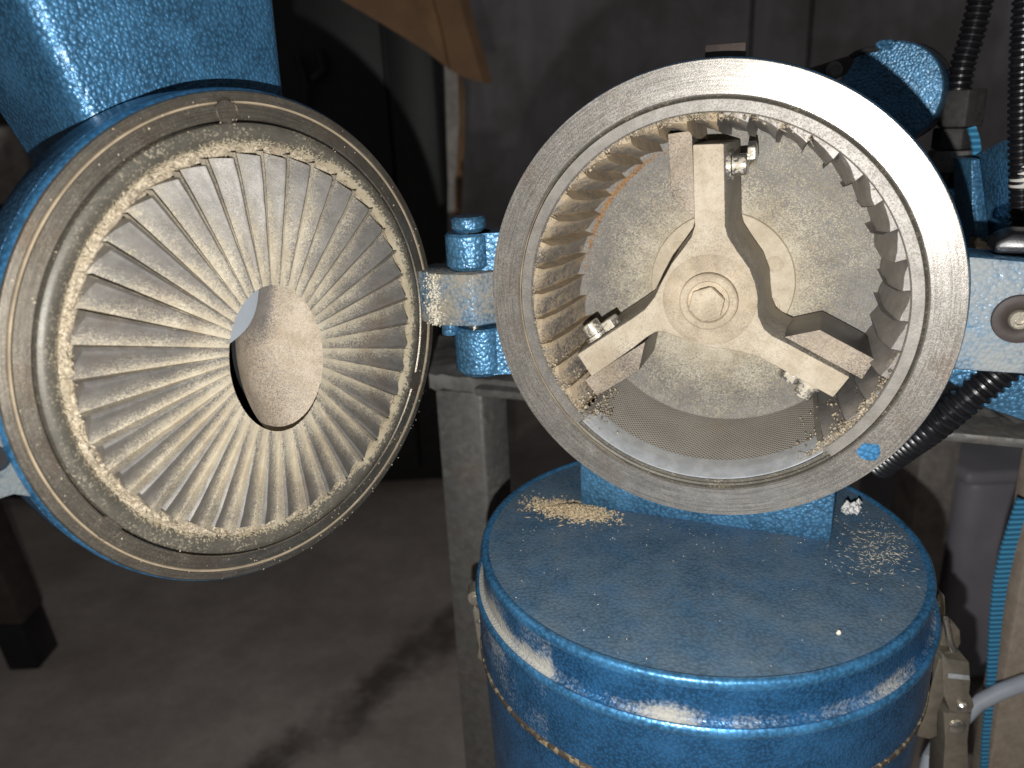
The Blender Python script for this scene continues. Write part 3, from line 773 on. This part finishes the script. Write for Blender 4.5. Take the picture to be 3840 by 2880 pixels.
wsub(sil(Z9([(1725, 1050), (1858, 1062), (1862, 1092), (1720, 1078)]), .3425, .001), 'lever_lip', 'bright', bevel=.0002)
wsub(sil(Z9([(1690, 1300), (1870, 1310), (1850, 1480), (1860, 1800), (1680, 1800), (1700, 1480)]), .350, .016), 'lever_arm', 'latch', bevel=.001)
for x, y, q in ((1812, 1262, .0040), (1780, 1395, .0062)):
    c_ = aty(*Z9([(x, y)])[0], .3435 if y < 1300 else .3495); mb = MB()
    mb.tube([c_ + Vector((0, .003, 0)), c_ + Vector((0, -.0008, 0)), c_ + Vector((0, -.002, 0))], lambda i, q=q: (q, q, q * .6)[i] * .75, 20); wsub(mb, 'rivet', 'bolt')
mb = MB(); mb.tube([aty(*p, .352) for p in Z9([(1700, 690), (1712, 740), (1735, 850), (1765, 930), (1790, 985), (1795, 1030)])], .0017, 12); wsub(mb, 'wire_bail', 'bolt')
wsub(sil(Z9([(1730, 730), (1765, 725), (1800, 770), (1805, 850), (1785, 890), (1680, 895), (1668, 870), (1690, 740), (1712, 690)]), .356, .010), 'strike', 'latch', bevel=.001)
wsub(sil(Z9([(1650, 540), (1668, 515), (1700, 545), (1704, 640), (1700, 700), (1650, 780)]), .358, .012), 'strike_plate', 'latch', bevel=.0006)
Z8 = lambda pts: [(737.3 + x / 3.0, 1106 + y / 3.0) for x, y in pts]
lt = sil(Z8([(860, 600), (900, 640), (950, 850), (968, 900), (935, 985), (880, 945), (890, 880), (850, 640)]), .372, .012)
latch2 = part(lt, 'latch', 'latch', can, bevel=.0008)
mb = MB(); c_ = aty(*Z8([(868, 560)])[0], .372); mb.tube([c_ + Vector((0, .010, 0)), c_, c_ + Vector((0, -.001, 0))], lambda i: (.0044, .0044, .0036)[i], 24); mb.build('latch_eye', 'latch', latch2)
mb = MB(); c_ = aty(*Z8([(868, 575)])[0], .370); mb.tube([c_ + Vector((0, .003, 0)), c_], .0024, 16); mb.build('rivet', 'bolt', latch2)
mb = MB(); c_ = aty(*Z8([(898, 715)])[0], .370); mb.lump(c_, .002); mb.build('rivet', 'bolt', latch2)

# spilled sawdust and crumbs on the lid
def onlid(u, v, dz=0): p = atz(u, v, CZ); p.z += dz; return p
b = MB()
cen = onlid(1245, 1105)
for _ in range(2600):
    u = random.gauss(1232, 42); v = 1102 + (u - 1232) * .16 + random.gauss(0, 9)
    if u < 1120 or u > 1345: continue
    p = onlid(u, v); h = .0035 * math.exp(-((u - 1235) / 45) ** 2 - ((v - 1103) / 10) ** 2) * random.random()
    b.lump(p + Vector((0, 0, h)), random.uniform(.0003, .0009), .8)
for _ in range(120):
    u = random.gauss(1245, 50); v = 1108 + random.gauss(0, 13); p = onlid(u, v, .0006)
    b.sliver(p, (random.uniform(-1, 1), random.uniform(-1, 1), 0), random.uniform(.0008, .0024), .0003, .0003)
o = b.build('sawdust', 'crumb', sharp=80, kind='stuff'); o['label'] = 'tan sawdust heap spilled on the blue lid by the outlet neck'; o['category'] = 'sawdust'
b = MB()
for _ in range(230):
    u = random.uniform(1085, 1990); v = random.uniform(1030, 1440) if random.random() < .25 else random.gauss(1135, 30)
    if ((u - 1532) / 470) ** 2 + ((v - 1240) / 215) ** 2 > .97: continue
    q = onlid(u, v)
    lo = FH.inverted() @ q
    if -.068 < lo.x < .062 and lo.z < -.026: continue
    b.lump(q, random.uniform(.0002, .00045), .7)
for _ in range(300):
    u = random.gauss(1900, 45); v = random.gauss(1190, 32)
    if ((u - 1532) / 470) ** 2 + ((v - 1240) / 215) ** 2 > .95: continue
    q = onlid(u, v, .0002); lo = FH.inverted() @ q
    if -.068 < lo.x < .062 and lo.z < -.026: continue
    b.sliver(q, (random.uniform(-1, 1), random.uniform(-1, 1), 0), random.uniform(.0006, .002), .00018, .00015)
b.lump(onlid(1811, 1371, .0008), .0013); b.lump(onlid(1814, 1370, .0008), .0011)
o = b.build('crumbs', 'crumb_pale', sharp=80, kind='stuff'); o['label'] = 'pale crumbs and chaff scattered over the blue lid'; o['category'] = 'crumbs'
b = MB()
for _ in range(16):
    b.lump(onlid(1840 + random.uniform(-14, 16), 1112 + random.uniform(-10, 8), random.uniform(.002, .005)), random.uniform(.0022, .0034))
tag(b.build('foam_scrap', 'foam', sharp=60), 'small white crumbled foam scrap on the lid at right of the outlet neck', 'foam scrap')

# ------------------------------------------------------------------ stand
st = thing('steel_stand', (aty(1010, 1000, .5).x, .55, 0), 'worn grey steel stand with square legs and film wrapped top behind the canister', 'stand')
pA = atz(930, 815, TZ); pB = atz(1040, 838, TZ); pC = atz(2212, 945, TZ)
dirx = (pC - pB); dirx.z = 0; dirx.normalize(); diry = Vector((-dirx.y, dirx.x, 0))
FS = Matrix(((dirx.x, diry.x, 0, pB.x), (dirx.y, diry.y, 0, pB.y), (0, 0, 1, 0), (0, 0, 0, 1)))
b = MB(); b.box((-.005, -.002, TZ - .006), (.9, .40, TZ))
part(b, 'top_plate', 'stand', st, FS, bevel=.002)
# near-left leg, square tube turned so that two faces show
e0 = atz(938, 842, TZ - .007); e1 = atz(1040, 850, TZ - .007); e2 = e1 + (e1 - e0).length * .8 * Vector((.62, .78, 0)).normalized()
e3 = e0 + (e2 - e1)
b = MB(); b.extr([(p.x, p.y, 0) for p in (e0, e1, e2, e3)], (0, 0, TZ - .007)); part(b, 'leg', 'stand', st, bevel=.0025)
b = MB(); g0 = [atz(928, 812, TZ + .001), atz(985, 775, TZ + .001), atz(1150, 770, TZ + .001), atz(1160, 846, TZ + .001), atz(1042, 834, TZ + .001)]
rows = []
for i in range(15):
    rows.append([])
    for j in range(19):
        s, t = j / 18, i / 14
        p = atz(928 + 260 * s, 814 + 26 * s, TZ) + Vector((0, .10 * t - .003, 0))
        k = noise.noise(Vector((s * 6, t * 5, 1))) + .5 * noise.noise(Vector((s * 15, t * 13, 4)))
        rows[-1].append(p + Vector((0, 0, .0035 + .003 * k)))
low = [p + Vector((0, -.001, -.010 - .003 * noise.noise(Vector((j * .5, 0, 3))))) for j, p in enumerate(rows[0])]
b.grid([low] + rows); part(b, 'film_wrap', 'film', st)
b = MB(); p0 = atz(2150, 1180, TZ - .05)
c0_ = aty(2150, 1250, .47); b.box((c0_.x, .47, 0), (c0_.x + .05, .51, TZ - .1)); 
b = MB(); b.extr([aty(u, v, .43) for u, v in ((2262, 930), (2161, 1506), (2105, 1850), (2400, 1850), (2400, 930))], (0, .02, 0))
part(b, 'brace', 'stand_tan', st, bevel=.002, label='tan painted brace at lower right')
b = MB(); rows = []
for i in range(9):
    rows.append([])
    for j in range(17):
        s, t = j / 16, i / 8
        p = atz(2055 + 200 * s, 905 + 28 * s, TZ) + Vector((0, .09 * t, 0))
        rows[-1].append(p + Vector((0, 0, .004 + .0035 * noise.noise(Vector((s * 5, t * 5, 11))))))
b.grid(rows); part(b, 'film_wrap', 'film', st)

# ------------------------------------------------------------------ conduits and fittings on the right
def corrug(name, pts, Y, r_, pitch, label, mat='black_plastic', Ys=None):
    P = [aty(u, v, (Ys[i] if Ys else Y)) for i, (u, v) in enumerate(pts)]
    # dense path (Catmull-Rom)
    path = []
    Q = [P[0] * 2 - P[1]] + P + [P[-1] * 2 - P[-2]]
    for i in range(1, len(Q) - 2):
        n = max(2, int((Q[i + 1] - Q[i]).length / (pitch / 6)))
        for k in range(n):
            t = k / n; a, b_, c_, d_ = Q[i - 1], Q[i], Q[i + 1], Q[i + 2]
            path.append(.5 * ((2 * b_) + (c_ - a) * t + (2 * a - 5 * b_ + 4 * c_ - d_) * t * t + (3 * b_ - a - 3 * c_ + d_) * t ** 3))
    mb = MB()
    mb.tube(path, lambda i: r_ * (1.0 if (i % 6) in (0, 1, 2) else (.80 if (i % 6) in (4,) else .86)), 20)
    return mb
con = thing('corrugated_conduit', aty(2060, 330, .47), 'black corrugated conduit rising from a hex gland near the top right corner', 'conduit', 'black corrugated conduits')
part(corrug('c', [(2128, -60), (2118, 0), (2098, 80), (2080, 140), (2070, 198)], .47, .0068, .0034, ''), 'conduit', 'black_plastic', con)
def prismv(u0, u1, v0, v1, Y, n=6, taper=1.0, rot=12):
    a, b_ = aty(u0, v1, Y), aty(u1, v1, Y); cx = (a.x + b_.x) / 2; rad = (b_.x - a.x) / 2; z0 = a.z; z1 = aty((u0 + u1) / 2, v0, Y).z
    mb = MB()
    lo = [(cx + rad * taper * math.cos(R(360 / n * k + rot)), Y + rad * taper * math.sin(R(360 / n * k + rot)), z0) for k in range(n)]
    hi = [(cx + rad * math.cos(R(360 / n * k + rot)), Y + rad * math.sin(R(360 / n * k + rot)), z1) for k in range(n)]
    mb.add(lo + hi, [tuple(range(n))[::-1], tuple(range(n, 2 * n))] + [(k, (k + 1) % n, n + (k + 1) % n, n + k) for k in range(n)])
    return mb
part(prismv(2026, 2118, 194, 276, .47), 'gland_nut', 'nut_plastic', con, bevel=.001)
part(prismv(2014, 2098, 276, 324, .47, 6, 1.0, 25), 'gland_body', 'nut_plastic', con, bevel=.001)
part(prismv(2004, 2098, 324, 372, .47, 8), 'lock_ring', 'gray_plastic', con, bevel=.001)
part(prismv(2030, 2092, 372, 404, .47, 20), 'gland_thread', 'black_plastic', con)
con2 = thing('corrugated_conduit', aty(2205, 400, .385), 'black corrugated conduit running down the right edge, held by a white cable tie', 'conduit', 'black corrugated conduits')
part(corrug('c', [(2222, -60), (2214, 40), (2208, 150), (2206, 300), (2208, 450), (2206, 560), (2204, 620)], .385, .0057, .0029, ''), 'conduit', 'black_plastic', con2)
b = prismv(2182, 2236, 343, 407, .385, 24); part(b, 'cable_tie', 'white_plastic', con2, bevel=.001)
con3 = corrug('c', [(2200, 770), (2150, 812), (2080, 868), (2010, 925), (1950, 968), (1900, 1005)], .44, .0074, .0034, '', Ys=[.315, .318, .322, .33, .345, .36]).build('corrugated_conduit', 'black_plastic')
tag(con3, 'black corrugated conduit sloping down behind the chamber flange above the stand top', 'conduit', 'black corrugated conduits')

# motor body stub below the gland (dark blue) and blue mount plate
b = MB(); b.extr([aty(u, v, .465) for u, v in ((2030, 400), (2102, 400), (2112, 560), (2040, 560), (2030, 500))], (0, .06, 0))
mp = thing('mount_bracket', aty(2120, 560, .45), 'blue hammertone mounting bracket with bright angled plate beside right conduit', 'bracket')
part(b, 'bracket_block', 'blue', mp, bevel=.003)
b = MB(); b.extr([aty(u, v, Y) for u, v, Y in ((2118, 340, .445), (2192, 303, .415), (2230, 300, .40), (2230, 530, .40), (2140, 530, .435))], (0, .010, 0)); part(b, 'bracket_plate', 'blue', mp, bevel=.0015)
b = MB(); b.extr([aty(u, v, .433) for u, v in ((2098, 345), (2118, 342), (2142, 532), (2112, 532), (2100, 450))], (.001, .02, 0)); part(b, 'bracket_edge', 'blue', mp, bevel=.001)
b = MB(); c_ = aty(2120, 526, .430); b.tube([c_ + Vector((0, .006, 0)), c_], .004, 6); part(b, 'bolt', 'pin', mp, bevel=.0005)

def ribbon(pts, wpx, Y, th=.0015):
    mb = MB(); rows = []
    for i, (u, v) in enumerate(pts):
        a = Vector(pts[max(i - 1, 0)]); c_ = Vector(pts[min(i + 1, len(pts) - 1)]); d = (c_ - a).normalized(); n = Vector((-d.y, d.x))
        wv = wpx[i] if isinstance(wpx, (list, tuple)) else wpx
        l, r_ = aty(u - n.x * wv / 2, v - n.y * wv / 2, Y), aty(u + n.x * wv / 2, v + n.y * wv / 2, Y)
        rows.append([l, r_, r_ + Vector((0, th, 0)), l + Vector((0, th, 0))])
    mb.grid(rows, True); return mb
s1 = ribbon([(2100, 275), (2108, 300), (2112, 330), (2110, 360)], 18, .455).build('webbing_strap', 'webbing')
tag(s1, 'short light blue webbing strap looping behind the black gland', 'strap', 'blue webbing straps')
b = ribbon([(2122, 275), (2150, 320), (2175, 360)], 14, .56)
s2 = ribbon([(2212, 1080), (2196, 1130), (2178, 1190), (2162, 1260), (2152, 1340), (2146, 1420), (2140, 1500), (2130, 1600), (2125, 1700)], [26, 28, 30, 30, 26, 22, 18, 16, 16], .425).build('webbing_strap', 'webbing')
tag(s2, 'long light blue webbing strap hanging along the tan brace at lower right', 'strap', 'blue webbing straps')

# grey cable behind the latch
P = [(2260, 1462), (2212, 1475), (2160, 1494), (2110, 1520), (2070, 1560), (2035, 1595), (2010, 1640), (1995, 1700)]
b = MB(); b.tube([aty(u, v, Y) for (u, v), Y in zip(P, (.415, .415, .415, .415, .41, .405, .39, .385))], .0052, 18)
tag(b.build('cable', 'cable'), 'smooth light grey cable passing behind the steel toggle latch', 'cable')

# round blue cap behind the chamber
cp = aty(1917, 204, .47)
cap = thing('round_cap', cp, 'round blue hammertone disc with lanyard ring, half shadowed behind the chamber flange', 'cap')
n = (CAMP - cp); n.z *= .4; n = (n.normalized() + Vector((-.25, 0, 0))).normalized(); e = Vector((0, 0, 1)).cross(n).normalized(); g_ = n.cross(e)
FCap = Matrix(((e.x, g_.x, n.x, cp.x), (e.y, g_.y, n.y, cp.y), (e.z, g_.z, n.z, cp.z), (0, 0, 0, 1))) @ Matrix.Scale(.80, 4)
b = MB(); b.lathe([(.0001, 0), (.030, 0), (.0342, -.0006), (.0352, -.002), (.0352, -.03), (.034, -.036), (.0001, -.036)], n=72); part(b, 'cap_body', 'blue', cap, FCap)
b = MB(); b.lathe([(.0349, -.036), (.0354, -.0365), (.0354, -.044), (.0340, -.045)], n=72); part(b, 'band', 'strap_black', cap, FCap)
cc = aty(1913, 97, .46)
b = MB(); pts_ = [aty(u, v, .46) for u, v in ((1895, 96), (1900, 92), (1926, 90), (1930, 94), (1926, 101), (1902, 104))]
b.tube(pts_ + [pts_[0]], .0014, 10, False); part(b, 'lanyard_ring', 'blue', cap)
b = MB(); b.extr([aty(u, v, .45) for u, v in ((1740, 160), (1748, 148), (1835, 120), (1848, 132), (1830, 160), (1800, 175), (1760, 180))], (0, .004, 0)); part(b, 'clamp_plate', 'nut_plastic', cap, bevel=.001)
c_ = aty(1801, 152, .4495); b = MB(); b.tube([c_ + Vector((0, .003, 0)), c_ + Vector((0, -.001, 0)), c_ + Vector((0, -.0025, 0))], lambda i: (.0045, .0045, .003)[i], 18); part(b, 'rivet', 'gray_plastic', cap)
b = MB(); b.tube([aty(u, v, .475) for u, v in ((1838, 124), (1850, 116), (1870, 109), (1895, 104), (1940, 106), (1972, 118))], .0018, 10); part(b, 'lanyard', 'strap_black', cap)

# ------------------------------------------------------------------ things in the dark behind
cb = MB(); P = [aty(u, v, .95) for u, v in ((700, -30), (738, 0), (820, 48), (920, 110), (968, 148), (1000, 166), (1044, 179), (1018, 90), (1000, 30), (985, -30))]
cb.extr(P, (.01, .012, 0)); cbo = tag(cb.build('cardboard_sheet', 'cardboard'), 'brown cardboard sheet with a pointed corner hanging at top in the dark', 'cardboard')
cb = MB(); P = [aty(u, v, .945) for u, v in ((875, -30), (890, 0), (922, 60), (968, 148), (950, 60), (925, -30))]
cb.extr(P, (.002, .004, 0)); cb.build('fold_flap', 'wood', cbo)
ws = thing('wood_strip', aty(985, 600, 1.0) * 1, 'thin upright brown wooden strip below the cardboard corner', 'strip')
b = MB(); b.extr([aty(u, v, 1.0) for u, v in ((960, 140), (990, 150), (1000, 260), (994, 420), (985, 640), (966, 640), (968, 400))], (0, .03, 0)); part(b, 'strip_board', 'brown_post', ws)
b = MB(); b.extr([aty(u, v, .995) for u, v in ((988, 150), (1004, 190), (1005, 260), (1000, 380), (985, 620), (978, 640), (984, 400), (992, 260))], (0, .005, 0)); part(b, 'bent_veneer', 'wood', ws)
kb = thing('cabinet', (aty(800, 500, 1.3).x, 1.35, 0), 'black steel cabinet standing in the dark between hopper and wood strip', 'cabinet')
x0, x1, xm = aty(560, 300, 1.3).x, aty(952, 300, 1.3).x, aty(846, 300, 1.3).x
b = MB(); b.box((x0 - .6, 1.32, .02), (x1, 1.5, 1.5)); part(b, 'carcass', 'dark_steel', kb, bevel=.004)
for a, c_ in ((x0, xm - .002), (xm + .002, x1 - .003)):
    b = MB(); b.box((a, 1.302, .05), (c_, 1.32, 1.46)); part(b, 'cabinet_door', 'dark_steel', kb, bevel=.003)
b = MB(); b.tube([aty(u, v, 1.28) for u, v in ((640, 120), (660, 170), (655, 240), (668, 330))], .006, 10); b.tube([aty(u, v, 1.28) for u, v in ((675, 170), (700, 150), (690, 110))], .008, 10); part(b, 'hung_cord', 'black_plastic', kb)
# dark bench leg at left
lg = thing('bench_leg', atz(45, 1440, 0), 'dark brown bench leg with black foot standing on the floor at far left', 'leg')
q = atz(52, 1448, 0); dn = Vector((.10, .02, -1)).normalized()
fc = [(-.035, 0), (.035, 0), (.035, .05), (-.035, .05)]
def slant(z0, z1, s):
    mb = MB(); s *= .62; o_ = lambda z: -dn.xy.to_3d() * z
    vs = [(q.x + x * s + o_(z).x, q.y + y + o_(z).y, z) for z in (z0, z1) for x, y in fc]
    mb.add(vs, [(3, 2, 1, 0), (4, 5, 6, 7)] + [(k, (k + 1) % 4, 4 + (k + 1) % 4, 4 + k) for k in range(4)]); return mb
part(slant(0, .07, .92), 'foot', 'black_plastic', lg, bevel=.003); part(slant(.0705, .75, 1.1), 'leg_post', 'dark_brown', lg, bevel=.003)
# pale crate at far left behind the hopper
b = MB(); b.extr([aty(u, v, 1.15) for u, v in ((-200, 270), (30, 275), (62, 350), (62, 440), (-200, 450))], (0, .12, 0))
tag(b.build('box', 'brown_post', bevel=.004), 'dim pale box behind the hopper at far left', 'box')
# post and bin below the stand's right end
b = MB(); b.box((aty(1988, 1000, .75).x, .75, 0), (aty(2072, 1000, .75).x, .80, TZ - .02)); tag(b.build('post', 'brown_post', bevel=.003), 'pale square post under the stand top, right of the chamber flange', 'post')
bn = thing('plastic_bin', (aty(2160, 1150, .72).x, .8, 0), 'grey violet plastic bin with rolled rim under the stand at right', 'bin')
zb_ = aty(2160, 1030, .72).z; xb = aty(2092, 1100, .72).x
b = MB(); b.box((xb + .012, .745, .002), (xb + .4, 1.0, zb_ - .012)); part(b, 'bin_wall', 'bin', bn, bevel=.02, seg=4)
b = MB(); b.box((xb, .73, zb_ - .016), (xb + .41, 1.01, zb_)); part(b, 'rim', 'bin', bn, bevel=.006, seg=3)
# grit on the floor
b = MB()
for _ in range(150):
    p = atz(random.uniform(-50, 1000), random.uniform(1250, 1700), 0); b.lump(p, random.uniform(.0006, .003) * random.random() ** 2 + .0005, .35)
o = b.build('floor_grit', 'stand_tan', sharp=80, kind='stuff'); o['label'] = 'pale grit scattered on the dark concrete floor'; o['category'] = 'grit'
